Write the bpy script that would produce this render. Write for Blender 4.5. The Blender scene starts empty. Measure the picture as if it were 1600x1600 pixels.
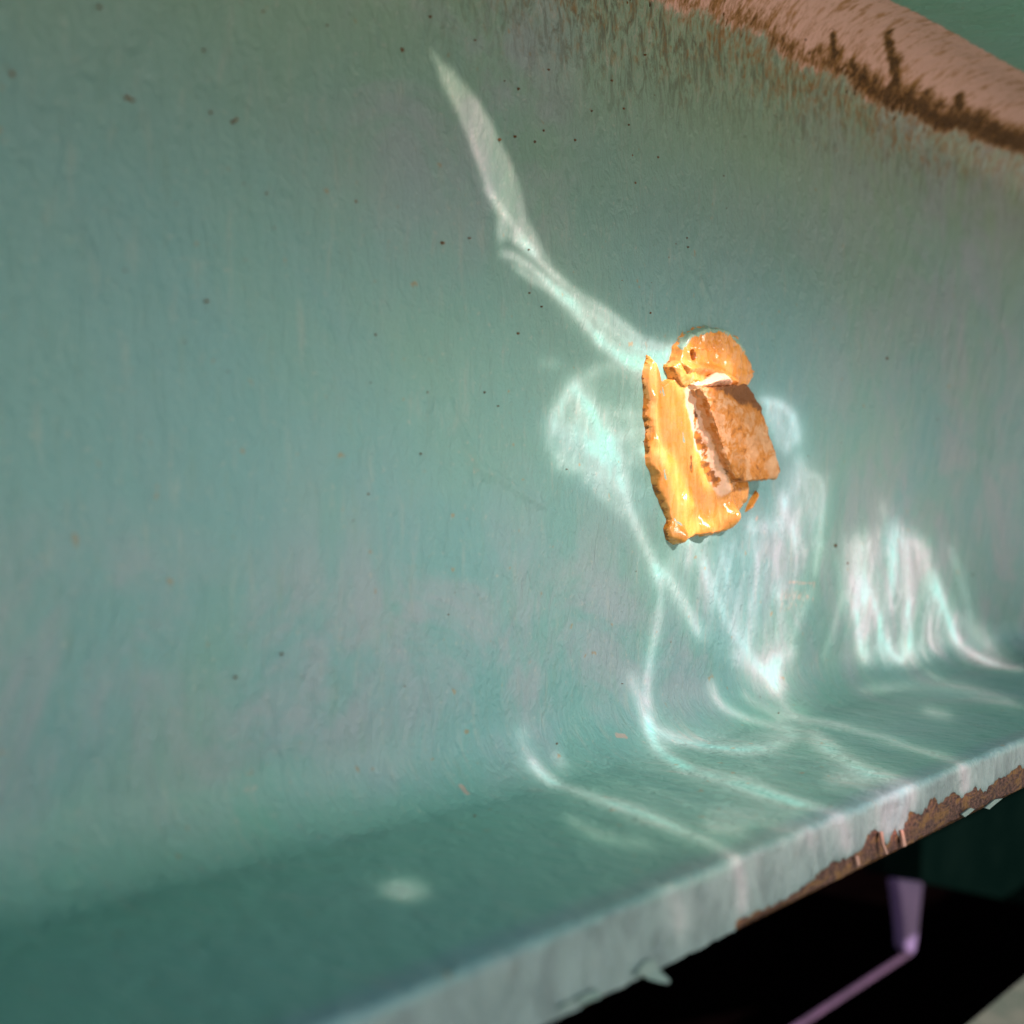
import bpy, bmesh, math, random
import numpy as np
from mathutils import Vector, Matrix, noise as mnoise

R = math.radians
SC = bpy.context.scene
COL = SC.collection
random.seed(7)
rng = np.random.default_rng(11)

# ---------------------------------------------------------------- camera
FPX = 2000.0                       # focal length in photograph pixels (1600 wide)
THETA = math.atan(1690 / FPX)      # angle between view direction and the beam
H = 0.184                          # camera distance from the web
CF = np.array([math.cos(THETA), math.sin(THETA), 0.0])
CR = np.array([math.sin(THETA), -math.cos(THETA), 0.0])
CAM = np.array([0.0, -H, 0.0])
FOCUS = 0.318
cam_d = bpy.data.cameras.new('camera')
cam = bpy.data.objects.new('camera', cam_d); COL.objects.link(cam)
cam.location = CAM
cam.rotation_euler = (R(90), 0, -(math.pi / 2 - THETA))
cam_d.sensor_fit = 'HORIZONTAL'; cam_d.sensor_width = 36.0
cam_d.lens = 36.0 * FPX / 1600
cam_d.shift_y = -10 / 1600
cam_d.clip_start = 0.005; cam_d.clip_end = 500
cam_d.dof.use_dof = True; cam_d.dof.focus_distance = FOCUS
cam_d.dof.aperture_fstop = 45.0 / 3.5
SC.camera = cam

# ---------------------------------------------------------------- sky, sun, exposure
SUN_EL, SUN_AZ = R(33), R(0)       # azimuth measured from -Y towards +X
world = bpy.data.worlds.new('World'); SC.world = world; world.use_nodes = True
wn = world.node_tree; bg = wn.nodes['Background']
sky = wn.nodes.new('ShaderNodeTexSky'); sky.sky_type = 'NISHITA'; sky.sun_disc = False
sky.sun_elevation = SUN_EL; sky.sun_rotation = R(180)
wn.links.new(sky.outputs[0], bg.inputs[0]); bg.inputs[1].default_value = 0.105
sun_d = bpy.data.lights.new('sun', 'SUN'); sun_d.energy = 5.0; sun_d.angle = R(0.25)
sun_d.color = (1.0, 0.93, 0.84)
sun = bpy.data.objects.new('sun', sun_d); COL.objects.link(sun)
LDIR = Vector((math.sin(SUN_AZ) * math.cos(SUN_EL), -math.cos(SUN_AZ) * math.cos(SUN_EL), math.sin(SUN_EL)))
sun.rotation_euler = LDIR.to_track_quat('Z', 'Y').to_euler()
sun.location = LDIR * 3
SC.view_settings.view_transform = 'Standard'; SC.view_settings.look = 'None'
SC.cycles.max_bounces = 5; SC.cycles.diffuse_bounces = 3; SC.cycles.glossy_bounces = 2
SC.view_settings.exposure = 1.08; SC.view_settings.gamma = 1.0

# ---------------------------------------------------------------- helpers
def tag(o, label=None, cat=None, group=None, kind=None):
    if label: o['label'] = label
    if cat: o['category'] = cat
    if group: o['group'] = group
    if kind: o['kind'] = kind
    return o

def empty(name, loc=(0, 0, 0)):
    o = bpy.data.objects.new(name, None); COL.objects.link(o); o.location = loc
    o.empty_display_size = 0.01
    return o

def link_mesh(name, me, mat, parent=None):
    o = bpy.data.objects.new(name, me); COL.objects.link(o)
    if mat: me.materials.append(mat)
    if parent:
        o.parent = parent
        o.matrix_parent_inverse = Matrix.Translation(parent.location).inverted()
    return o

def grid_mesh(name, P, keep=None):
    """P: (n, m, 3) array of points -> quad grid mesh (smooth)."""
    n, m = P.shape[:2]
    idx = np.arange(n * m).reshape(n, m)
    q = np.stack([idx[:-1, :-1], idx[1:, :-1], idx[1:, 1:], idx[:-1, 1:]], -1).reshape(-1, 4)
    if keep is not None:
        q = q[keep.reshape(-1)]
    me = bpy.data.meshes.new(name)
    me.vertices.add(n * m); me.vertices.foreach_set('co', P.reshape(-1).astype(np.float32))
    me.loops.add(q.size); me.loops.foreach_set('vertex_index', q.reshape(-1).astype(np.int32))
    me.polygons.add(len(q)); me.polygons.foreach_set('loop_start', np.arange(0, q.size, 4, dtype=np.int32))
    me.update(calc_edges=True); me.validate()
    me.polygons.foreach_set('use_smooth', np.ones(len(me.polygons), dtype=bool))
    return me

def fattr(me, name, arr):
    a = me.attributes.new(name, 'FLOAT', 'POINT'); a.data.foreach_set('value', arr.reshape(-1).astype(np.float32))

def drop_loose(me):
    bm = bmesh.new(); bm.from_mesh(me)
    bmesh.ops.delete(bm, geom=[v for v in bm.verts if not v.link_faces], context='VERTS')
    bm.to_mesh(me); bm.free()

def box_mesh(name, x0, x1, y0, y1, z0, z1, bev=0.0):
    bm = bmesh.new(); bmesh.ops.create_cube(bm, size=1)
    for v in bm.verts:
        v.co = Vector((x0 if v.co.x < 0 else x1, y0 if v.co.y < 0 else y1, z0 if v.co.z < 0 else z1))
    if bev: bmesh.ops.bevel(bm, geom=bm.edges[:], offset=bev, segments=2, affect='EDGES')
    me = bpy.data.meshes.new(name); bm.to_mesh(me); bm.free(); return me

def vnoise(x, y, seed=0):
    """smooth value noise on arrays, about -1..1"""
    r = np.random.default_rng(seed); T = r.random((256, 256)) * 2 - 1
    xi = np.floor(x).astype(int); yi = np.floor(y).astype(int)
    fx = x - xi; fy = y - yi; fx = fx * fx * (3 - 2 * fx); fy = fy * fy * (3 - 2 * fy)
    a = T[xi & 255, yi & 255]; b = T[(xi + 1) & 255, yi & 255]
    c = T[xi & 255, (yi + 1) & 255]; d = T[(xi + 1) & 255, (yi + 1) & 255]
    return (a * (1 - fx) + b * fx) * (1 - fy) + (c * (1 - fx) + d * fx) * fy

def fbm(x, y, seed=0, oct=4):
    s = 0; a = 1; t = 0
    for k in range(oct):
        s = s + a * vnoise(x * 2 ** k, y * 2 ** k, seed + k); t += a; a *= .5
    return s / t

def sstep(a, b, x):
    t = np.clip((x - a) / (b - a), 0, 1); return t * t * (3 - 2 * t)

# ---- tracing: a photograph pixel -> a point on a plane y = const (VP row at 790)
def ray(px, py):
    d = CF + (px - 800) / FPX * CR
    return np.array([d[0], d[1], (790 - py) / FPX])

def at_y(px, py, y):
    d = ray(px, py); t = (y + H) / d[1]
    return CAM + d * t

def project(P):
    v = P - CAM; Y = v @ CF
    return 800 + FPX * (v @ CR) / Y, 790 - FPX * v[..., 2] / Y, Y

# ---------------------------------------------------------------- beam section
FW, ZB, ZE, ZT = 0.072, -0.0602, -0.0726, 0.150
RB, RT = 0.014, 0.024
TOPE = ZT + 0.011
def arc(cy, cz, r, a0, a1, n):
    return [(cy + r * math.cos(R(a)), cz + r * math.sin(R(a))) for a in np.linspace(a0, a1, n)]
def resample(pts, step):
    out = [pts[0]]
    for a, b in zip(pts[:-1], pts[1:]):
        L = math.dist(a, b); n = max(1, int(round(L / step)))
        for k in range(1, n + 1):
            out.append((a[0] + (b[0] - a[0]) * k / n, a[1] + (b[1] - a[1]) * k / n))
    return out
rr = 0.0016
prof_lower = resample([(-FW, ZE)] + [(-FW, ZB - rr)], 0.0006) + arc(-FW + rr, ZB - rr, rr, 172, 90, 5) + \
    resample([(-FW + rr, ZB), (-RB, ZB)], 0.0009)[1:] + arc(-RB, ZB + RB, RB, 270, 360, 24)[1:]
prof_web = resample([(0, ZB + RB), (0, ZT - RT)], 0.0008)
prof_upper = arc(-RT, ZT - RT, RT, 0, 90, 46) + resample([(-RT, ZT), (-FW + rr, ZT)], 0.0009)[1:] + \
    arc(-FW + rr, ZT + rr, rr, 270, 180, 5) + resample([(-FW, ZT + rr), (-FW, TOPE)], 0.002)[1:]
PROF = np.array(prof_lower + prof_web[1:] + prof_upper[1:])
SARC = np.concatenate([[0], np.cumsum(np.hypot(*np.diff(PROF, axis=0).T))])
IW0 = len(prof_lower) - 1; IW1 = IW0 + len(prof_web) - 1
S_WEB0, S_WEB1 = SARC[IW0], SARC[IW1]

def hit_profile(y0, z0, dy, dz):
    """first crossing of 2-D rays with the beam section; arrays -> (t, s)"""
    y0, z0, dy, dz = np.broadcast_arrays(*[np.asarray(a, float) for a in (y0, z0, dy, dz)])
    best = np.full(y0.shape, 1e9); bs = np.full(y0.shape, np.nan)
    step = 1
    pts = PROF[::step]; ss = SARC[::step]
    for i in range(len(pts) - 1):
        ay, az = pts[i]; ey, ez = pts[i + 1] - pts[i]
        den = dy * ez - dz * ey
        with np.errstate(divide='ignore', invalid='ignore'):
            t = ((ay - y0) * ez - (az - z0) * ey) / den
            u = ((ay - y0) * dz - (az - z0) * dy) / den
        ok = (np.abs(den) > 1e-12) & (u >= -1e-6) & (u <= 1 + 1e-6) & (t > 1e-6) & (t < best)
        best = np.where(ok, t, best); bs = np.where(ok, ss[i] + u * (ss[i + 1] - ss[i]), bs)
    return best, bs

def surf(px, py):
    """photograph pixel -> (X, s) on the beam"""
    d = ray(px, py)
    t, s = hit_profile(CAM[1], CAM[2], d[1], d[2])
    return float(CAM[0] + d[0] * t), float(s)

def surf_many(pts):
    pts = np.asarray(pts, float)
    u = (pts[:, 0] - 800) / FPX
    dx = CF[0] + u * CR[0]; dy = CF[1] + u * CR[1]; dz = (790 - pts[:, 1]) / FPX
    t, s = hit_profile(np.full(len(pts), CAM[1]), np.full(len(pts), CAM[2]), dy, dz)
    return np.stack([CAM[0] + dx * t, s], -1)

def spos(s):
    return np.interp(s, SARC, PROF[:, 0]), np.interp(s, SARC, PROF[:, 1])

# ---------------------------------------------------------------- node helpers
class NT:
    def __init__(s, name):
        s.m = bpy.data.materials.new(name); s.m.use_nodes = True
        s.t = s.m.node_tree; s.n = s.t.nodes; s.l = s.t.links
        s.p = s.n['Principled BSDF']; s.out = s.n['Material Output']
    def put(s, sock, v):
        if isinstance(v, bpy.types.NodeSocket): s.l.new(v, sock)
        elif v is not None: sock.default_value = v
    def node(s, typ, **kw):
        n = s.n.new(typ)
        for k, v in kw.items(): setattr(n, k, v)
        return n
    def noise(s, vec, scale, detail=3, rough=.55, dist=0.0, out='Fac'):
        n = s.node('ShaderNodeTexNoise'); s.put(n.inputs['Vector'], vec)
        n.inputs['Scale'].default_value = scale; n.inputs['Detail'].default_value = detail
        n.inputs['Roughness'].default_value = rough; n.inputs['Distortion'].default_value = dist
        return n.outputs[out]
    def map(s, vec, scale=(1, 1, 1), rot=(0, 0, 0), loc=(0, 0, 0)):
        n = s.node('ShaderNodeMapping'); s.put(n.inputs['Vector'], vec)
        n.inputs['Scale'].default_value = scale; n.inputs['Rotation'].default_value = rot
        n.inputs['Location'].default_value = loc; return n.outputs[0]
    def rng(s, v, a, b, c=0.0, d=1.0, smooth=True):
        n = s.node('ShaderNodeMapRange'); n.interpolation_type = 'SMOOTHSTEP' if smooth else 'LINEAR'
        s.put(n.inputs['Value'], v)
        for k, x in (('From Min', a), ('From Max', b), ('To Min', c), ('To Max', d)): s.put(n.inputs[k], x)
        return n.outputs[0]
    def math(s, op, a, b=None, clamp=False):
        n = s.node('ShaderNodeMath', operation=op); n.use_clamp = clamp
        s.put(n.inputs[0], a); s.put(n.inputs[1], b); return n.outputs[0]
    def mix(s, f, a, b):
        n = s.node('ShaderNodeMix', data_type='RGBA'); s.put(n.inputs[0], f)
        for k, v in ((6, a), (7, b)):
            s.put(n.inputs[k], (*v, 1) if isinstance(v, tuple) and len(v) == 3 else v)
        return n.outputs[2]
    def attr(s, name, out='Fac'):
        n = s.node('ShaderNodeAttribute', attribute_name=name); return n.outputs[out]
    def obj(s): return s.node('ShaderNodeTexCoord').outputs['Object']
    def bump(s, h, strength, dist, normal=None):
        n = s.node('ShaderNodeBump'); n.inputs['Strength'].default_value = strength
        n.inputs['Distance'].default_value = dist; s.put(n.inputs['Height'], h); s.put(n.inputs['Normal'], normal)
        return n.outputs[0]

# ---------------------------------------------------------------- materials
def paint_material():
    t = NT('weathered_turquoise_paint')
    sv = t.node('ShaderNodeCombineXYZ'); t.put(sv.inputs[0], t.attr('run')); t.put(sv.inputs[1], t.attr('rise'))
    v = sv.outputs[0]                                         # metres along the beam, metres round its section
    big = t.noise(v, 9, 4, .55, .6); mid = t.noise(t.map(v, (30, 24, 1), (0, 0, R(-20))), 1, 6, .66, .9)
    streak = t.noise(t.map(v, (330, 60, 1), (0, 0, R(-12))), 1, 4, .6, .3)
    fine = t.noise(v, 1700, 2, .7)
    fine2 = t.noise(v, 520, 3, .7)
    col = t.mix(t.rng(big, .35, .65), (.148, .340, .350), (.168, .352, .305))
    # greener and dustier paint towards the top
    col = t.mix(t.rng(t.attr('rise'), .17, .27, 0, .75), col, (.25, .355, .205))
    # the pinkish chalky wear
    pinkm = t.math('MULTIPLY', t.rng(mid, .40, .66), t.rng(t.attr('chalk'), 0, 1.2, .10, 1.5))
    col = t.mix(t.math('MULTIPLY', pinkm, .4), col, (.315, .345, .395))
    # greener paint on the upper side of the foot
    col = t.mix(t.math('MULTIPLY', t.attr('foot'), t.rng(big, .3, .7, .75, 1.0)), col, (.145, .430, .325))
    st = t.rng(streak, .56, .72, 0, .22)
    col = t.mix(st, col, (.38, .42, .37))
    st2 = t.rng(streak, .44, .30, 0, .30)
    col = t.mix(st2, col, (.17, .31, .27))
    col = t.mix(t.rng(fine, .38, .30, 0, .45), col, (.17, .22, .17))
    col = t.mix(t.rng(fine2, .60, .72, 0, .35), col, (.42, .44, .38))
    # ochre freckles
    fr = t.noise(t.map(v, (1, 1, 1), loc=(3, 2, 0)), 260, 2, .5)
    col = t.mix(t.rng(fr, .70, .76, 0, .55), col, (.30, .20, .07))
    # salmon primer patches
    sal = t.math('ADD', t.attr('salmon'), t.math('MULTIPLY', t.math('SUBTRACT', fine2, .5), .7))
    col = t.mix(t.rng(sal, .38, .72, 0, .6), col, (.54, .36, .29))
    # grey, dusty paint on the narrow edge face of the foot, with darker smudges
    edgec = t.mix(t.rng(t.noise(t.map(v, (120, 60, 1), (0, 0, R(30))), 1, 4, .6, .8), .35, .68), (.175, .260, .265), (.095, .145, .155))
    col = t.mix(t.rng(t.math('ADD', t.attr('rise'), t.math('MULTIPLY', t.math('SUBTRACT', mid, .5), .006)), 0.0128, .0102, 0, .85), col, edgec)
    # dark grime streaks under the head
    gs = t.noise(t.map(v, (360, 120, 1), (0, 0, R(-32))), 1, 6, .78, .8)
    gm = t.math('MULTIPLY', t.attr('grime'), t.rng(gs, .46, .60))
    col = t.mix(t.math('MULTIPLY', gm, .85), col, (.065, .055, .028))
    gp = t.math('MULTIPLY', t.attr('grime'), t.rng(gs, .46, .34))
    col = t.mix(t.math('MULTIPLY', gp, .6), col, (.46, .40, .33))
    # bare primer band under the head
    pn = t.math('ADD', t.attr('primer'), t.math('MULTIPLY', t.math('SUBTRACT', t.noise(t.map(v, (330, 200, 1)), 1, 5, .7, .5), .5), 1.1))
    pcol = t.mix(t.rng(t.noise(t.map(v, (260, 90, 1)), 1, 4, .7), .50, .66), (.68, .43, .34), (.40, .21, .09))
    pcol = t.mix(t.rng(t.noise(t.map(v, (500, 260, 1)), 1, 4, .75), .58, .68, 0, .75), pcol, (.34, .17, .05))
    pm = t.rng(pn, .36, .66)
    col = t.mix(pm, col, pcol)
    # rust
    rn = t.math('ADD', t.math('MULTIPLY', t.math('SUBTRACT', t.noise(t.map(v, (900, 330, 1), (0, 0, R(-10))), 1, 5, .7, .4), .5), 1.5),
                t.math('MULTIPLY', t.math('SUBTRACT', t.noise(t.map(v, (260, 170, 1)), 1, 4, .65, .6), .5), 1.3))
    rf = t.math('ADD', t.attr('rust'), t.math('MULTIPLY', rn, t.rng(t.attr('rust'), 0, .35, .22, 1.0)))
    rm = t.rng(rf, .42, .85)
    halo = t.rng(rf, .10, .60, 0, .9)
    col = t.mix(halo, col, (.26, .125, .016))
    rc = t.mix(t.rng(t.noise(v, 900, 4, .7), .35, .65), (.035, .016, .005), (.17, .085, .018))
    col = t.mix(rm, col, rc)
    # bare brown steel low on the edge of the foot (paint has flaked off)
    bare = t.rng(t.attr('bare'), .47, .53)
    bc = t.mix(t.rng(t.noise(t.map(v, (700, 1500, 1)), 1, 5, .75), .38, .66), (.018, .010, .010), (.15, .08, .055))
    bc = t.mix(t.rng(t.noise(t.map(v, (160, 420, 1)), 1, 4, .7, .8), .48, .62, 0, .8), bc, (.17, .095, .03))
    bc = t.mix(t.rng(t.noise(t.map(v, (600, 300, 1), loc=(5, 1, 0)), 1, 4, .7), .56, .66, 0, .8), bc, (.025, .012, .014))
    col = t.mix(bare, col, bc)
    t.put(t.p.inputs['Base Color'], col)
    rough = t.rng(t.math('MAXIMUM', t.math('MAXIMUM', rm, bare), pm), 0, 1, .36, .85, False)
    t.put(t.p.inputs['Roughness'], t.math('ADD', rough, t.math('MULTIPLY', fine2, .14)))
    t.p.inputs['Specular IOR Level'].default_value = .42
    b1 = t.bump(t.noise(t.map(v, (300, 130, 1), (0, 0, R(-24))), 1, 4, .6, .9), .9, .0011)
    b2 = t.bump(t.noise(v, 620, 3, .6), .6, .0005, b1)
    b3 = t.bump(t.math('SUBTRACT', 1, t.math('MAXIMUM', bare, t.math('MULTIPLY', rm, .6))), .8, .0005, b2)
    b4 = t.bump(t.math('MULTIPLY', rm, t.noise(v, 1500, 4, .8)), .8, .0010, b3)
    t.put(t.p.inputs['Normal'], b4)
    return t.m

def plain(name, c1, c2, scale, rough=.7, bump=.3, bd=.001, stretch=(1, 1, 1), spec=.4):
    t = NT(name); v = t.map(t.obj(), stretch)
    n = t.noise(v, scale, 5, .65)
    t.put(t.p.inputs['Base Color'], t.mix(t.rng(n, .35, .65), c1, c2))
    t.p.inputs['Roughness'].default_value = rough; t.p.inputs['Specular IOR Level'].default_value = spec
    t.put(t.p.inputs['Normal'], t.bump(t.noise(v, scale * 3, 5, .7), bump, bd))
    return t.m

def putty_material():
    t = NT('orange_putty'); v = t.obj()
    st = t.noise(t.map(v, (420, 420, 70), (0, R(14), 0)), 1, 4, .6, .4)
    col = t.mix(t.rng(st, .36, .66), (.60, .245, .040), (.72, .345, .09))
    col = t.mix(t.rng(t.noise(v, 60, 3, .5, .5), .55, .70, 0, .55), col, (.80, .46, .19))
    col = t.mix(t.rng(t.noise(v, 900, 3, .7), .72, .78, 0, .6), col, (.30, .10, .02))
    pl = t.math('ADD', t.attr('pale'), t.math('MULTIPLY', t.math('SUBTRACT', t.noise(v, 260, 4, .6), .5), .6))
    col = t.mix(t.rng(pl, .4, .7), col, (.78, .54, .38))
    s = t.math('ADD', t.attr('stain_and_shade'), t.math('MULTIPLY', t.math('SUBTRACT', t.noise(v, 330, 4, .7, .3), .5), 1.3))
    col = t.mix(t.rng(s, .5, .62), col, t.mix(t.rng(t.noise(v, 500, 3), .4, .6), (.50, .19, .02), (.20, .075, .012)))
    tl = t.math('ADD', t.attr('teal'), t.math('MULTIPLY', t.math('SUBTRACT', t.noise(v, 420, 3, .6, .5), .5), 1.6))
    col = t.mix(t.rng(tl, .52, .60), col, (.22, .38, .30))
    t.put(t.p.inputs['Base Color'], col)
    t.put(t.p.inputs['Roughness'], t.rng(t.noise(v, 300, 3), .3, .7, .14, .36))
    t.p.inputs['Specular IOR Level'].default_value = .55
    t.p.inputs['Subsurface Weight'].default_value = .15
    t.p.inputs['Subsurface Radius'].default_value = (1.0, .4, .15); t.p.inputs['Subsurface Scale'].default_value = .0015
    b = t.bump(st, .5, .0008); b = t.bump(t.noise(v, 900, 3, .6), .3, .0003, b)
    t.put(t.p.inputs['Normal'], b)
    return t.m

def block_material():
    t = NT('rust_stained_peach_block'); v = t.obj()
    base = t.mix(t.rng(t.noise(v, 130, 4, .6), .35, .65), (.46, .23, .085), (.58, .35, .18))
    s = t.math('ADD', t.attr('stain_and_shade'), t.math('MULTIPLY', t.math('SUBTRACT', t.noise(v, 190, 6, .72, .6), .5), 2.3))
    col = t.mix(t.rng(s, .36, .60), base, (.46, .18, .02))
    col = t.mix(t.rng(s, .58, .95), col, (.15, .055, .008))
    col = t.mix(t.rng(t.noise(v, 1500, 4, .75), .60, .68, 0, .6), col, (.28, .11, .02))
    t.put(t.p.inputs['Base Color'], col)
    t.p.inputs['Roughness'].default_value = .62
    b = t.bump(t.noise(v, 260, 6, .75), .6, .0010)
    b = t.bump(t.noise(v, 1600, 4, .7), .5, .0004, b)
    t.put(t.p.inputs['Normal'], b)
    return t.m

M_PAINT = paint_material()
M_PUTTY = putty_material()
M_BLOCK = block_material()
M_FLAKE = plain('turquoise_paint_flake', (.11, .21, .19), (.16, .25, .225), 300, .45, .3, .0004)
M_RUST = plain('crusty_rust', (.05, .022, .006), (.20, .10, .022), 600, .9, .8, .0006)
M_SPECK = plain('brown_speck', (.09, .045, .02), (.20, .10, .035), 800, .85)
M_DARK = plain('near_black_shade', (.0007, .0003, .0004), (.0014, .0006, .0006), 20, .9, .2, .002, spec=0)  # near-black colour stands in for the deep shade under the beam
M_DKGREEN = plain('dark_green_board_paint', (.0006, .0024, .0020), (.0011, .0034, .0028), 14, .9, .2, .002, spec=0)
M_LILAC_DIM = plain('dim_gleam_paint', (.030, .012, .034), (.048, .02, .052), 60, .8, .2, .001)  # dimmer colour for the thin end of the painted gleam
M_LILAC = plain('lilac_gleam_paint', (.085, .055, .135), (.11, .07, .16), 60, .6, .2, .001)  # colour of the painted gleam of light below the beam
M_LEDGE = plain('grey_green_render', (.045, .055, .038), (.075, .075, .055), 40, .9, .5, .002)
M_GROUND = plain('dusty_ground', (.44, .36, .31), (.54, .45, .39), 6, .95, .5, .02)
M_MASK_FRAME = plain('mask_frame_grey_wood', (.16, .12, .09), (.24, .19, .14), 30, .8, .4, .002, (1, 8, 8))

# ---------------------------------------------------------------- ground
me = box_mesh('ground', -60, 60, -60, 60, -1.5, -1.35)
tag(link_mesh('ground', me, M_GROUND), kind='structure')

# ---------------------------------------------------------------- the beam
beam = tag(empty('steel_beam', (0.3, 0, ZE)),
           'long turquoise painted steel beam with rusty bare strips, holding the orange putty block', 'beam')
xs = np.concatenate([np.linspace(-.5, .02, 40, endpoint=False), np.arange(.02, .66, .0007), np.linspace(.66, 1.8, 80)])

# traced lines, carried to (X, s) on the beam
rust_line = surf_many([(980, 2), (1040, 6), (1100, 22), (1200, 62), (1300, 112), (1400, 165), (1500, 200), (1598, 238)])
rust_line = rust_line[np.argsort(rust_line[:, 0])]
green_line = surf_many([(1395, 2), (1450, 30), (1500, 57), (1550, 86), (1598, 112)])
bare_line = surf_many([(1150, 1436), (1160, 1437), (1235, 1401), (1268, 1378), (1285, 1362), (1302, 1348), (1325, 1340), (1350, 1325),
                       (1362, 1300), (1375, 1302), (1388, 1318), (1400, 1292), (1408, 1316), (1414, 1288), (1422, 1268), (1440, 1272), (1446, 1262),
                       (1462, 1250), (1470, 1256), (1490, 1240), (1505, 1247), (1525, 1232), (1540, 1238), (1560, 1216), (1575, 1214), (1590, 1200), (1599, 1202)])
ok = ~np.isnan(bare_line[:, 1]); bare_line = bare_line[ok]
bare_line = bare_line[np.argsort(bare_line[:, 0])]

def line_s(line, x):
    s = np.interp(x, line[:, 0], line[:, 1])
    # carry on beyond the traced part with the end slope damped out
    s = np.where(x > line[-1, 0], line[-1, 1], s); return s

def seg_field(X, S, a, b, w):
    """0..1 field round the segment a-b in (X,s), gaussian of width w metres"""
    d = b - a; L2 = max(float(d @ d), 1e-12)
    u = np.clip(((X - a[0]) * d[0] + (S - a[1]) * d[1]) / L2, 0, 1)
    q = (X - a[0] - u * d[0]) ** 2 + (S - a[1] - u * d[1]) ** 2
    return np.exp(-q / (w * w))

def beam_part(name, i0, i1):
    yz = PROF[i0:i1 + 1]; s = SARC[i0:i1 + 1]
    X, S = np.meshgrid(xs, s, indexing='ij')
    nrm = np.gradient(yz, axis=0); nrm = np.stack([-nrm[:, 1], nrm[:, 0]], -1)
    nrm /= np.linalg.norm(nrm, axis=1)[:, None]
    # unevenness of hand painted rolled steel
    d = 0.00035 * fbm(X * 60, S * 40, 3, 3) + 0.00022 * fbm((X - .45 * S) * 260, S * 95, 9, 2) + .00008 * fbm((X - .4 * S) * 700, S * 300, 10, 2)
    P = np.empty(X.shape + (3,))
    # attribute fields
    rl = line_s(rust_line, X) + .0012 * fbm(X * 300, S * 40, 23, 4) + .0022 * fbm(X * 70, S * 0, 27, 2); gl = line_s(green_line, X)
    wup = np.interp(X, [.22, .30, .40, .55], [.001, .004, .0085, .0130])
    jag = .0016 * fbm(X * 420, S * 0, 21, 3) + .0012 * np.maximum(0, vnoise(X * 260, S * 0, 31)) * 2
    on = sstep(.20, .33, X)
    rust = on * (.55 + .38 * sstep(.34, .44, X)) * sstep(-.005, .0015, S - rl + 0) * sstep(wup + jag + .003, wup * .1 + jag, S - rl)
    rust = np.maximum(rust, on * .30 * sstep(-.034, -.002, S - rl) * (S < rl + .002))
    rust = np.maximum(rust, .22 * sstep(.15, .22, X) * sstep(-.05, 0, S - rl) * sstep(.04, 0.0, S - rl) * (X < .40))
    for pa, pb, w in (((1302, 55), (1306, 105), .0017), ((1388, 50), (1400, 125), .0020), ((1400, 90), (1402, 140), .0028), ((1330, 95), (1336, 115), .0022),
                      ((1350, 105), (1356, 135), .0022), ((1498, 150), (1502, 190), .0028)):
        a, b = surf_many([pa, pb]); rust = np.maximum(rust, 0.9 * seg_field(X + .0012 * fbm(X * 500, S * 300, 19, 2), S, a, b, w * .85))
    grime = sstep(-.045, -.004, S - rl) * sstep(.006, -.001, S - rl) * sstep(.13, .28, X) * np.interp(X, [.2, .35, .6], [1, .8, .45])
    primer = sstep(-.007, .009, S - rl + .002) * sstep(.0018, -.0018, S - gl) * (.25 + .75 * sstep(.21, .31, X + .03 * fbm(X * 120, S * 90, 29, 3)))
    bl = np.interp(X, bare_line[:, 0], bare_line[:, 1])
    bare = np.where((X > bare_line[0, 0] - .004), .5 + (bl - S) / .0008 * .5, 0)
    bare += .5 * fbm(X * 900, S * 500, 55, 3) + np.where(X > .2, 0.6 * np.maximum(0, vnoise(X * 520, S * 0, 71)) * sstep(.2, .26, X), 0) * (np.abs(bl - S) < .0022)
    bare = np.where(X < bare_line[0, 0], .5 + (-.0006 + .0010 * fbm(X * 90, S * 0, 77, 3) - S + SARC[0]) / .0008 * .5 * 1.0, bare)
    bare = np.clip(bare, 0, 1) * (S < .012)
    foot = sstep(.014, .020, S + .0015 * fbm(X * 60, S * 60, 41, 3)) * sstep(.096, .064, S + .010 * fbm(X * 40, S * 60, 42, 4))
    foot = foot * np.interp(X, [.05, .25, .45], [1, .80, .32]) + .75 * sstep(-.0015, .0015, S - gl)
    chalk = sstep(.25, .5, X) * .9 + .8 * sstep(.17, .22, S) * sstep(.06, .02, np.abs(X - .2)) + 1.0 * np.exp(-((S - .106) / .022) ** 2) + .3 * sstep(.17, .12, S) + .05
    sal = np.zeros_like(X)
    for pa, pb, w, a_ in (((1224, 930), (1262, 933), .0042, .50), ((1222, 948), (1254, 948), .0034, .46), ((1232, 909), (1274, 912), .0009, .62), ((1272, 914), (1270, 940), .0007, .6), ((964, 1149), (978, 1150), .0009, 1.0),
                          ((720, 1226), (730, 1240), .0008, .9), ((725, 700), (750, 745), .0028, .42), ((752, 880), (790, 900), .006, .32), ((770, 165), (800, 200), .002, .0), ((1184, 808), (1182, 812), .0008, .8),
                          ((380, 1235), (410, 1225), .0018, .42), ((455, 1225), (470, 1240), .0012, .48), ((170, 75), (215, 90), .002, .35), ((836, 180), (850, 185), .002, .35)):
        A, B = surf_many([pa, pb]); sal = np.maximum(sal, a_ * seg_field(X, S, A, B, w))
    d = d - .00045 * np.clip((bare - .45) / .1, 0, 1) * (S < .012)
    d = d + .00035 * np.clip((rust - .4) / .3, 0, 1) * fbm(X * 900, S * 500, 63, 2)
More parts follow.
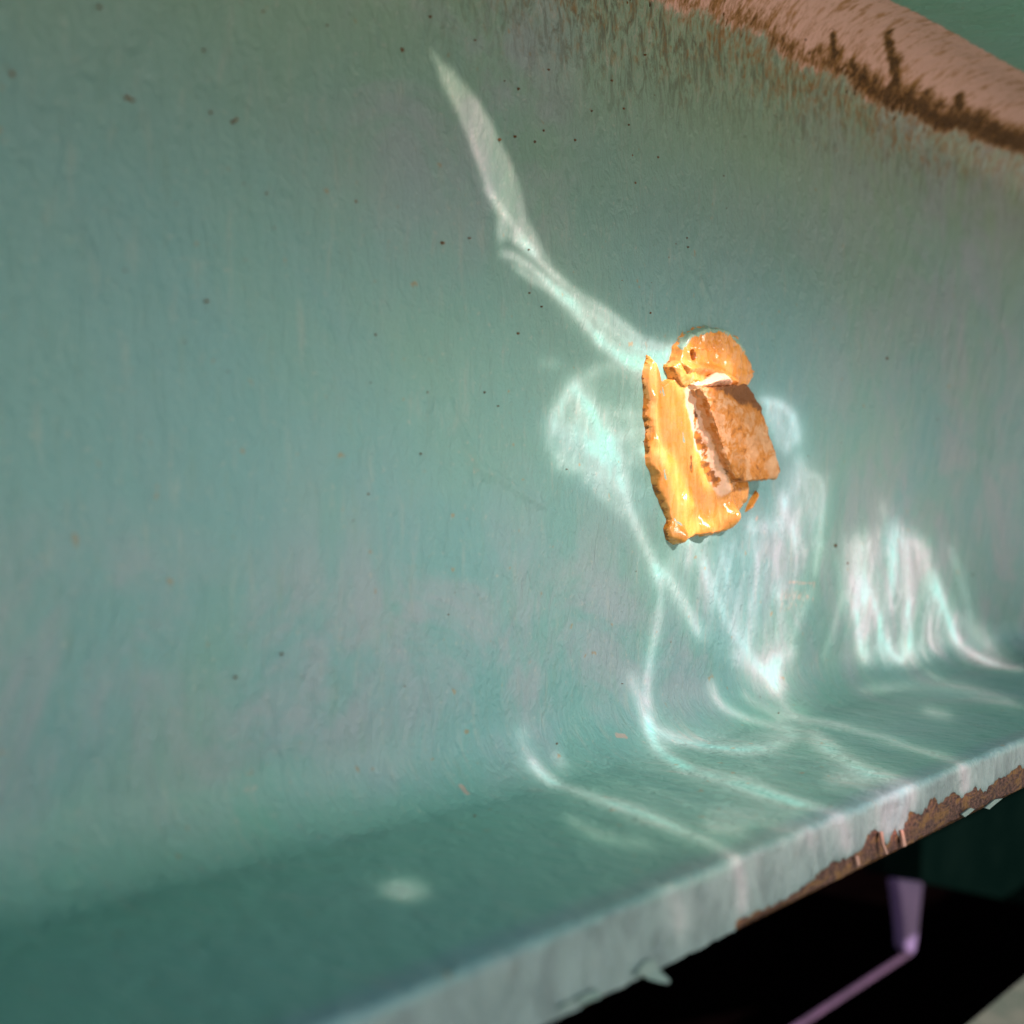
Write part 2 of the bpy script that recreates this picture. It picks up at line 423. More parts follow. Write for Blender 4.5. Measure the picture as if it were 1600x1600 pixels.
    # raised runs and brush ends in the paint
    for pa, pb, w, h in (((705, 640), (760, 745), .0009, .0006), ((760, 735), (850, 790), .0007, .0007), ((850, 790), (852, 880), .0008, .0005), ((512, 520), (520, 545), .0011, .0005),
                         ((1046, 365), (1046, 400), .0008, .0006), ((1096, 440), (1112, 475), .0009, .0006), ((455, 360), (462, 385), .001, .0004), ((500, 1010), (560, 1090), .002, .0004)):
        A, B = surf_many([pa, pb]); d = d + .9 * h * seg_field(X, S, A, B, w)
    # the lower arris wanders a little
    low = np.exp(-(S / .0022) ** 2)
    P[..., 0] = X
    P[..., 1] = yz[:, 0][None, :] + nrm[:, 0][None, :] * d
    P[..., 2] = yz[:, 1][None, :] + nrm[:, 1][None, :] * d + low * .0003 * fbm(X * 380, S * 0, 88, 4)
    me = grid_mesh(name, P)
    for k, v in (('run', X), ('rise', S), ('rust', rust), ('primer', primer), ('bare', bare), ('foot', foot), ('chalk', chalk), ('salmon', sal), ('grime', grime)):
        fattr(me, k, v)
    return link_mesh(name, me, M_PAINT, beam)

lower = beam_part('lower_flange', 0, IW0)
web = beam_part('web', IW0, IW1)
upper = beam_part('upper_flange', IW1, len(PROF) - 1)
# the rest of the section behind and below: underside, back and top, closed against the visible skin
bm = bmesh.new()
ring = [(-FW, ZE), (0.008, ZE), (0.008, TOPE), (-FW, TOPE)]
def strip(a, b):
    vs = [bm.verts.new((x, y, z)) for x in (-.5, 1.8) for (y, z) in (a, b)]
    bm.faces.new((vs[0], vs[1], vs[3], vs[2]))
for a, b in zip(ring[:-1], ring[1:]): strip(a, b)
me = bpy.data.meshes.new('beam_back'); bm.to_mesh(me); bm.free()
link_mesh('beam_back', me, M_RUST, beam)

# flakes of paint hanging from the lower arris and standing up beside the bare strip
def flake(px_pts, y, th, curl, mat, parent, name='paint_flake', label=None):
    pts = [at_y(a, b, y) for a, b in px_pts]
    c = sum(pts) / len(pts)
    bm = bmesh.new()
    top_ = max(p[2] for p in pts)
    fr_ = [bm.verts.new((p[0], y - th - curl * 6 * (top_ - p[2]) ** 1.5, p[2])) for p in pts]
    bk = [bm.verts.new((p[0], y - curl * 6 * (top_ - p[2]) ** 1.5, p[2])) for p in pts]
    bm.faces.new(fr_); bm.faces.new(bk[::-1])
    for i in range(len(pts)):
        j = (i + 1) % len(pts); bm.faces.new((fr_[i], bk[i], bk[j], fr_[j]))
    bmesh.ops.recalc_face_normals(bm, faces=bm.faces)
    bmesh.ops.triangulate(bm, faces=bm.faces[:])
    me = bpy.data.meshes.new(name); bm.to_mesh(me); bm.free()
    o = link_mesh(name, me, mat, parent)
    if label: o['label'] = label
    return o
flake([(985, 1524), (1004, 1500), (1020, 1498), (1019, 1508), (1024, 1516), (1031, 1527), (1028, 1532), (1016, 1531), (1003, 1527), (996, 1520)],
      -FW - .0003, .0005, .9, M_FLAKE, lower, label='pale paint flake hanging below the beam edge')
flake([(896, 1562), (912, 1552), (932, 1546), (934, 1556), (922, 1562), (908, 1566)], -FW - .0003, .0004, .6, M_FLAKE, lower)
flake([(868, 1576), (884, 1566), (893, 1566), (886, 1574)], -FW - .0003, .0004, .6, M_FLAKE, lower)
flake([(1500, 1272), (1514, 1262), (1520, 1264), (1510, 1272), (1504, 1276)], -FW + .0002, .0004, .6, M_FLAKE, lower)
flake([(1536, 1262), (1552, 1249), (1564, 1247), (1552, 1256), (1542, 1264)], -FW + .0002, .0004, .6, M_FLAKE, lower)
M_SALF = plain('salmon_paint_sliver', (.30, .175, .13), (.38, .24, .18), 300, .6, .3, .0004)
flake([(1372, 1300), (1376, 1299), (1376, 1318), (1378, 1332), (1375, 1333), (1373, 1318)], -FW + .0001, .0005, .5, M_SALF, lower, 'primer_sliver')
flake([(1404, 1297), (1408, 1296), (1409, 1308), (1409, 1320), (1404, 1322), (1405, 1310)], -FW + .0001, .0005, .5, M_SALF, lower, 'primer_sliver')
flake([(1334, 1338), (1338, 1336), (1339, 1350), (1335, 1353)], -FW + .0001, .0005, .5, M_SALF, lower, 'primer_sliver')

# crust of rust scales along the head of the beam, and along the bare edge
def scales(name, n, pick, mat, parent, rmin, rmax):
    bm = bmesh.new()
    for _ in range(n):
        x, s, r0 = pick()
        y, z = spos(s); y2, z2 = spos(s + .0004); ty, tz = y2 - y, z2 - z; L = math.hypot(ty, tz) or 1; ty /= L; tz /= L
        ny, nz = -tz, ty
        r_ = random.uniform(rmin, rmax) * r0; k = random.randint(5, 8); lift = random.uniform(.15, .5) * r_
        tilt = random.uniform(-.4, .4); el = random.uniform(1, 2.6)
        vs = []
        for q in range(k):
            a = 2 * math.pi * q / k + random.uniform(-.25, .25); rr_ = r_ * random.uniform(.55, 1.15)
            u, w = rr_ * math.cos(a), rr_ * math.sin(a) * el
            h_ = -.0002 + lift * .4 * (1 + tilt * math.cos(a))
            vs.append(bm.verts.new((x + u, y + ty * w + ny * h_, z + tz * w + nz * h_)))
        top = bm.verts.new((x + random.uniform(-.3, .3) * r_, y + ny * lift, z + nz * lift))
        for q in range(k): bm.faces.new((vs[q], vs[(q + 1) % k], top))
    bmesh.ops.recalc_face_normals(bm, faces=bm.faces)
    me = bpy.data.meshes.new(name); bm.to_mesh(me); bm.free()
    o = link_mesh(name, me, mat, parent); o['kind'] = 'stuff'
    return o
def pick_top():
    x = random.uniform(.25, .62) if random.random() < .25 else random.uniform(.36, .62)
    s = float(line_s(rust_line, np.array([x]))[0])
    w = float(np.interp(x, [.22, .30, .40, .55], [.002, .003, .006, .010]))
    return x, s + random.uniform(-.2, 1.0) * w - .001 + .002 * random.gauss(0, 1) * .5, float(np.interp(x, [.25, .5], [.6, 1.1]))
scales('rust_scale', 260, pick_top, M_RUST, upper, .0003, .0009)

# ---------------------------------------------------------------- the putty and the block
knob = tag(empty('putty_block', tuple(at_y(1110, 700, 0))),
           'rust stained peach block set in a smear of glossy orange putty on the beam', 'block')

def in_poly(x, z, poly):
    c = np.zeros(x.shape, bool); n = len(poly)
    for i in range(n):
        x1, z1 = poly[i]; x2, z2 = poly[(i + 1) % n]
        cond = ((z1 > z) != (z2 > z))
        with np.errstate(divide='ignore', invalid='ignore'):
            xi = (x2 - x1) * (z - z1) / (z2 - z1) + x1
        c ^= cond & (x < xi)
    return c
def edge_dist(x, z, poly):
    best = np.full(x.shape, 1e9); n = len(poly)
    for i in range(n):
        a = np.array(poly[i]); b = np.array(poly[(i + 1) % n]); d = b - a; L2 = float(d @ d) + 1e-15
        u = np.clip(((x - a[0]) * d[0] + (z - a[1]) * d[1]) / L2, 0, 1)
        best = np.minimum(best, np.hypot(x - a[0] - u * d[0], z - a[1] - u * d[1]))
    return best
def signed(x, z, poly):
    d = edge_dist(x, z, poly); return np.where(in_poly(x, z, poly), d, -d)
def xz(pts, y=-.002):
    return [tuple(at_y(a, b, y)[[0, 2]]) for a, b in pts]
def dseg(x, z, a, b):
    a = np.array(a); b = np.array(b); d = b - a; u = np.clip(((x - a[0]) * d[0] + (z - a[1]) * d[1]) / (d @ d), 0, 1)
    return np.hypot(x - a[0] - u * d[0], z - a[1] - u * d[1]), u
def height_part(name, poly, hfun, afun, mat, parent, step=.0002, jagged=.0006, seed=5):
    px_ = [p[0] for p in poly]; pz = [p[1] for p in poly]
    gx = np.arange(min(px_) - .001, max(px_) + .001, step); gz = np.arange(min(pz) - .001, max(pz) + .001, step)
    X, Z = np.meshgrid(gx, gz, indexing='ij')
    sd = signed(X, Z, poly) + jagged * fbm(X * 650, Z * 650, seed, 3)
    Hh = hfun(X, Z, sd)
    Hh = np.where(sd < 0, np.maximum(sd * 3, -.0012), Hh)
    P = np.stack([X, -Hh, Z], -1)
    vis = (sd > -.0005); keep = vis[:-1, :-1] | vis[1:, :-1] | vis[1:, 1:] | vis[:-1, 1:]
    me = grid_mesh(name, P, keep)
    for k, v in afun(X, Z, sd, Hh).items(): fattr(me, k, v)
    drop_loose(me)
    return link_mesh(name, me, mat, parent)

sheet_poly = xz([(1020, 553), (1031, 572), (1040, 600), (1058, 588), (1082, 590), (1104, 600), (1112, 640), (1135, 700), (1160, 760), (1166, 782), (1158, 800), (1148, 820),
                 (1132, 832), (1108, 838), (1088, 838), (1076, 846), (1062, 851), (1049, 842), (1046, 826), (1052, 812), (1040, 786), (1031, 768), (1026, 742), (1018, 724),
                 (1016, 690), (1019, 668), (1014, 652), (1015, 620), (1013, 585)])
ridge = xz([(1090, 600), (1102, 645), (1118, 700), (1140, 762)], -.004)
lip = xz([(1020, 560), (1016, 620), (1020, 690), (1024, 740), (1042, 790)], -.001)
blobs = [(xz([(1062, 838)])[0], .0026, .0024), (xz([(1100, 826)])[0], .0034, .0030), (xz([(1136, 806)])[0], .0036, .0040), (xz([(1076, 790)])[0], .003, .0013)]
def sheet_h(X, Z, sd):
    h = .0013 * (1 - np.exp(-np.maximum(sd, 0) / .0003)) + .0003
    for i in range(3):
        d, u = dseg(X, Z, ridge[i], ridge[i + 1]); h = np.maximum(h, .0014 + .0036 * np.exp(-(d / .0027) ** 2) + .0004 * fbm(X * 500, Z * 260, 6, 3))
    for i in range(4):
        d, u = dseg(X, Z, lip[i], lip[i + 1]); h = h + .0006 * np.exp(-(d / .0014) ** 2)
    for (c, r_, hh) in blobs: h = h + hh * np.exp(-((X - c[0]) ** 2 + (Z - c[1]) ** 2) / r_ ** 2)
    groove = vnoise((X - .18 * (Z - .03)) * 900, Z * 60, 12) * .00012 + vnoise((X - .25 * Z) * 380, Z * 50, 14) * .00028
    h = h + groove * sstep(0, .002, sd) + .0003 * fbm(X * 350, Z * 300, 8, 3)
    h = h * sstep(-.0001, .0007, sd) + 0.0001
    return h
def sheet_a(X, Z, sd, Hh):
    st = np.zeros_like(X); pale = np.zeros_like(X)
    for (a, b, w, v) in (((1104, 676), (1116, 716), .0022, .66), ((1116, 725), (1130, 752), .0022, .80), ((1096, 640), (1100, 670), .0012, .55), ((1095, 715), (1098, 735), .0012, .75), ((1082, 590), (1092, 598), .0013, .85), ((1110, 600), (1100, 604), .001, .6)):
        A, B = xz([a, b], -.005); d, _ = dseg(X, Z, A, B); st = np.maximum(st, v * np.exp(-(d / w) ** 2))
    for (a, b, w) in (((1090, 610), (1104, 680), .0028), ((1104, 680), (1138, 765), .0030)):
        A, B = xz([a, b], -.005); d, _ = dseg(X, Z, A, B); pale = np.maximum(pale, .85 * np.exp(-(d / w) ** 2))
    teal = np.zeros_like(X)
    for (a, b, w) in (((1036, 600), (1040, 618), .0006), ((1039, 730), (1041, 748), .0007), ((1066, 660), (1070, 690), .0006), ((1056, 812), (1064, 822), .0007), ((1030, 590), (1034, 612), .0006)):
        A, B = xz([a, b]); d, _ = dseg(X, Z, A, B); teal = np.maximum(teal, .62 * np.exp(-(d / w) ** 2))
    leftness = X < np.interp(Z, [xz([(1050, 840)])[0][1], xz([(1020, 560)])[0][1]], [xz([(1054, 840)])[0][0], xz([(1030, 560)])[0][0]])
    st = np.maximum(st, 1.6 * (sd < .00022 + .0003 * vnoise(Z * 900, X * 0, 44)) * leftness * (vnoise(Z * 260, X * 0, 45) > -.35))  # shadow of the gap under the lip, put into the colour
    return dict(stain_and_shade=st, pale=pale, teal=teal)
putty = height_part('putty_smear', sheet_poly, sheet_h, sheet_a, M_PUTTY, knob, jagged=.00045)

lobe_poly = xz([(1056, 566), (1060, 540), (1072, 522), (1092, 512), (1112, 509), (1132, 514), (1150, 527), (1162, 545), (1170, 566), (1176, 588), (1168, 606), (1140, 612), (1108, 612), (1082, 606), (1064, 590)])
hole = xz([(1081, 555)], -.003)[0]
fold = xz([(1064, 578), (1092, 574), (1124, 580), (1150, 596)], -.004)
def lobe_h(X, Z, sd):
    h = .0020 * (1 - np.exp(-np.maximum(sd, 0) / .0016)) + .0014 * sstep(fold[1][1] + .006, fold[1][1] - .001, Z) * sstep(0, .0015, sd)
    for i in range(3):
        d, u = dseg(X, Z, fold[i], fold[i + 1]); h = np.maximum(h, .0028 + .0022 * np.exp(-(d / .0014) ** 2) * sstep(0, .001, sd))
    r_ = np.hypot(X - hole[0], Z - hole[1])
    h = h + .0007 * np.exp(-((r_ - .0016) / .0007) ** 2) - .0030 * np.exp(-(r_ / .0009) ** 2)
    c = xz([(1115, 550)])[0]; rc = np.hypot(X - c[0], Z - c[1])
    h = h + .0004 * vnoise(rc * 900, np.arctan2(Z - c[1], X - c[0]) * 2, 5) * sstep(.0005, .003, sd)
    h = h + .0004 * fbm(X * 400, Z * 400, 18, 3)
    return h * sstep(-.0001, .0009, sd) + .0001
def lobe_a(X, Z, sd, Hh):
    r_ = np.hypot(X - hole[0], Z - hole[1])
    st = 1.2 * np.exp(-(r_ / .0011) ** 2) + .5 * np.exp(-(r_ / .0022) ** 2)
    top = sstep(hole[1] - .001, hole[1] + .004, Z)
    teal = .80 * np.exp(-((sd - .0011) / .0010) ** 2) * top + .25 * (sd < .0012) * top
    return dict(stain_and_shade=st, pale=np.zeros_like(X), teal=teal)
height_part('putty_lobe', lobe_poly, lobe_h, lobe_a, M_PUTTY, knob, jagged=.0006, seed=9)
def tongue_h(X, Z, sd): return (.0042 + .0022 * sstep(0, .0022, sd) + .0003 * fbm(X * 600, Z * 600, 2, 2)) * sstep(-.0001, .0004, sd) + .0001
def tongue_a(X, Z, sd, Hh): return dict(stain_and_shade=.7 * (sd < .0003), pale=.9 + 0 * X, teal=0 * X)
height_part('putty_fold', xz([(1084, 600), (1094, 590), (1104, 594), (1122, 578), (1134, 578), (1146, 594), (1146, 603), (1106, 606), (1092, 612)], -.005), tongue_h, tongue_a, M_PUTTY, knob, jagged=.0004)
def join_h(X, Z, sd): return (.0018 + .0022 * (1 - np.exp(-np.maximum(sd, 0) / .0014)) + .0006 * fbm(X * 420, Z * 420, 33, 3)) * sstep(-.0001, .0006, sd) + .0001
def join_a(X, Z, sd, Hh): return dict(stain_and_shade=.25 + .3 * (sd < .0006), pale=.42 + 0 * X, teal=0 * X)
height_part('putty_join', xz([(1050, 572), (1062, 560), (1078, 566), (1096, 580), (1110, 592), (1104, 612), (1100, 640), (1090, 640), (1078, 612), (1062, 596)], -.003), join_h, join_a, M_PUTTY, knob, jagged=.0006)
def dab_h(X, Z, sd): return (.0006 + .0018 * (1 - np.exp(-np.maximum(sd, 0) / .0012)) + .0003 * fbm(X * 500, Z * 500, 2, 2)) * sstep(-.0001, .0005, sd) + .0001
def dab_a(X, Z, sd, Hh): return dict(stain_and_shade=.15 + 0 * X, pale=0 * X, teal=.3 * (sd < .0004))
for pts in ([(1140, 752), (1166, 748), (1170, 762), (1166, 786), (1150, 796), (1138, 780)],
            [(1170, 792), (1180, 776), (1186, 766), (1185, 778), (1176, 795), (1168, 801)],
            [(1164, 556), (1170, 564), (1172, 574), (1183, 582), (1174, 585), (1168, 582)],
            [(1148, 524), (1152, 524), (1156, 532), (1152, 534)]):
    height_part('putty_dab', xz(pts, -.001), dab_h, dab_a, M_PUTTY, knob, jagged=.0002)

# the block itself: a chipped prism standing 11 mm off the web
YF = -.0072
front = [at_y(a, b, YF) for a, b in ((1100, 606), (1172, 599), (1188, 630), (1222, 738), (1216, 748), (1158, 752), (1148, 744), (1128, 690))]
cen = sum(front) / len(front)
bm = bmesh.new()
n = len(front)
fv = [bm.verts.new(Vector(p)) for p in front]
bv = [bm.verts.new(Vector((p[0] * 1.0 - .0008, .001, p[2] - .0006))) for p in front]
bm.faces.new(fv); bm.faces.new(bv[::-1])
for i in range(n): bm.faces.new((fv[i], bv[i], bv[(i + 1) % n], fv[(i + 1) % n]))
bmesh.ops.recalc_face_normals(bm, faces=bm.faces)
bmesh.ops.bevel(bm, geom=[e for e in bm.edges], offset=.0007, segments=2, affect='EDGES', profile=.6)
bmesh.ops.triangulate(bm, faces=bm.faces[:])
for _ in range(6):
    long_e = [e for e in bm.edges if e.calc_length() > .0007]
    if not long_e: break
    bmesh.ops.subdivide_edges(bm, edges=long_e, cuts=1, use_grid_fill=False)
    bmesh.ops.triangulate(bm, faces=[f for f in bm.faces if len(f.verts) > 3])
bm.normal_update()
zt = max(p[2] for p in front); zb_ = min(p[2] for p in front); xr = max(p[0] for p in front)
for v in bm.verts:
    p = v.co
    dd = .00045 * mnoise.fractal(p * 420, 1.0, 2.0, 4) + .00018 * mnoise.noise(p * 1500)
    edge = .0004 * abs(mnoise.noise(p * 700))
    v.co = p + v.normal * (dd - edge)
# worn step across the upper part of the face
for v in bm.verts:
    if v.co.y < YF + .0025:
        v.co.y += .00055 * float(sstep(zt - .0052, zt - .0048, v.co.z + .0004 * mnoise.noise(v.co * 400)))
me = bpy.data.meshes.new('stained_block'); bm.to_mesh(me); bm.free()
co = np.empty(len(me.vertices) * 3, np.float32); me.vertices.foreach_get('co', co); co = co.reshape(-1, 3)
st = 1.0 * sstep(zt - .0135, zt - .0065, co[:, 2] + .25 * (co[:, 0] - xr)) + .46
er = edge_dist(co[:, 0].astype(float), co[:, 2].astype(float), [(p[0], p[2]) for p in front])
lf = (er < .003) & (co[:, 0] < xr - .0085 + .32 * (zt - co[:, 2]))
st = np.maximum(st, .85 * np.exp(-(er / .0013) ** 2) * ~lf)
st = np.where((co[:, 1] > YF + .0018), .22, st)
d, _ = dseg(co[:, 0], co[:, 2], tuple(front[2][[0, 2]] - np.array([.006, .004])), tuple(front[6][[0, 2]] + np.array([.001, .006])))
st = np.maximum(st, .38 * np.exp(-(d / .004) ** 2))
fattr(me, 'stain_and_shade', st)
for p in me.polygons: p.use_smooth = True
link_mesh('stained_block', me, M_BLOCK, knob)

# ---------------------------------------------------------------- specks of dirt on the paint
SP = [(628, 78, 3.2), (742, 63, 1.8), (856, 109, 3), (810, 139, 2.4), (955, 126, 3), (1008, 86, 2.4), (974, 170, 2.6), (982, 195, 2), (835, 222, 2.6), (898, 219, 2.6), (780, 218, 3), (805, 213, 2),
      (849, 204, 1.8), (987, 243, 1.8), (1027, 246, 2.4), (692, 380, 3), (734, 372, 2), (809, 521, 3), (846, 479, 1.8), (827, 458, 1.6), (992, 286, 2), (1016, 489, 1.8), (1075, 386, 1.8), (1044, 402, 2),
      (826, 390, 1.6), (667, 613, 1.6), (757, 613, 1.8), (18, 116, 5), (199, 153, 4.5), (207, 157, 3.5), (363, 191, 4), (369, 187, 3), (329, 176, 2.6), (318, 79, 2.4), (510, 40, 2.6), (672, 26, 3.2),
      (411, 18, 2), (555, 315, 3), (194, 423, 3), (323, 471, 3.4), (380, 287, 2), (356, 581, 2.2), (416, 302, 2), (586, 523, 2.2), (155, 11, 3.5), (657, 709, 2), (575, 772, 1.8), (742, 1276, 2.4),
      (368, 1058, 2.8), (440, 1022, 2.2), (632, 1072, 1.6), (870, 1162, 1.6), (1130, 275, 1.8), (1073, 372, 1.4), (1028, 246, 1.6), (1005, 690, 1.4), (1306, 852, 2.4), (1324, 880, 2), (1386, 560, 2.4), (700, 960, 1.4)]
for _ in range(34):
    SP.append((random.uniform(250, 1580), random.uniform(10, 1150), random.uniform(.7, 1.5)))
bm = bmesh.new()
loc = surf_many([(a, b) for a, b, _ in SP])
for (px_, py_, r0), (x, s) in zip(SP, loc):
    if np.isnan(s): continue
    y, z = spos(s); _, _, Yd = project(np.array([x, y, z])); r_ = r0 * Yd / FPX * .95
    y2, z2 = spos(s + .0004); ty, tz = y2 - y, z2 - z; L = math.hypot(ty, tz); ty /= L; tz /= L; ny, nz = -tz, ty
    k = 7; vs = []; el = random.uniform(.7, 1.5)
    for q in range(k):
        a = 2 * math.pi * q / k; rq = r_ * random.uniform(.7, 1.2)
        u, w = rq * math.cos(a) * 1.35, rq * math.sin(a) * el
        vs.append(bm.verts.new((x + u, y + ty * w - ny * .0003, z + tz * w - nz * .0003)))
    h_ = r_ * .35
    ins = [bm.verts.new((x + (v.co.x - x) * .6, y + (v.co.y - y) * .6 + ny * (h_ + .0004), z + (v.co.z - z) * .6 + nz * (h_ + .0004))) for v in vs]
    bm.faces.new(ins)
    for q in range(k): bm.faces.new((vs[q], vs[(q + 1) % k], ins[(q + 1) % k], ins[q]))
bmesh.ops.recalc_face_normals(bm, faces=bm.faces)
me = bpy.data.meshes.new('dirt_specks'); bm.to_mesh(me); bm.free()
tag(link_mesh('dirt_specks', me, M_SPECK), 'tiny brown specks of dirt scattered over the turquoise paint', 'dirt', kind='stuff')

# ---------------------------------------------------------------- the dark space below the beam
tag(link_mesh('recess_shade_back', box_mesh('recess_shade_back', -1.5, 6, 1.0, 1.06, -1.35, .3), M_DARK), kind='structure')
tag(link_mesh('recess_shade_bottom', box_mesh('recess_shade_bottom', -1.5, 6, .14, 1.0, -.74, -.70), M_DARK), kind='structure')
tag(link_mesh('recess_shade_end', box_mesh('recess_shade_end', 3.0, 3.06, .012, 1.0, -.70, .3), M_DARK), kind='structure')
# ledge in front, lower right
tag(link_mesh('ledge', box_mesh('ledge', -.5, 3.0, -.35, .100, -.345, -.305, .003), M_LEDGE),
    'blurred grey green ledge in the lower right corner', 'ledge')
# dark green board
def prism(name, pts3, depth, mat, parent=None, bev=0.0):
    bm = bmesh.new()
    a = [bm.verts.new(Vector(p)) for p in pts3]; b = [bm.verts.new(Vector(p) + Vector((0, depth, 0))) for p in pts3]
    bm.faces.new(a); bm.faces.new(b[::-1])
    for i in range(len(a)): bm.faces.new((a[i], b[i], b[(i + 1) % len(a)], a[(i + 1) % len(a)]))
    bmesh.ops.recalc_face_normals(bm, faces=bm.faces)
    if bev: bmesh.ops.bevel(bm, geom=bm.edges[:], offset=bev, segments=2, affect='EDGES')
    me = bpy.data.meshes.new(name); bm.to_mesh(me); bm.free()
    return link_mesh(name, me, mat, parent)
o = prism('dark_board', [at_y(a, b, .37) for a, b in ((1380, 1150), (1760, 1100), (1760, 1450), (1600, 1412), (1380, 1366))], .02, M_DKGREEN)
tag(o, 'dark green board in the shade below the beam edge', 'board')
YS = .345
gleam = tag(empty('lilac_gleam', tuple(at_y(1425, 1490, YS))), 'out of focus lilac line of light below the beam, built as a painted strip', 'gleam')
prism('tapered_gleam', [at_y(a, b, YS) for a, b in ((1403, 1374), (1443, 1379), (1441, 1400), (1435, 1460), (1430, 1488), (1424, 1494), (1415, 1484), (1412, 1440), (1407, 1400))], .012, M_LILAC, gleam, .0015)  # solid lilac shape in place of a gleam of sunlight
a = at_y(1425, 1488, YS); b = a.copy(); b[0] -= .75
prism('gleam_line', [(b[0], b[1], b[2] - .003), (a[0], a[1], a[2] - .0035), (a[0], a[1], a[2] + .0025), (b[0], b[1], b[2] + .003)], .004, M_LILAC_DIM, gleam, .001)  # line of light along an edge, built as a coloured bar

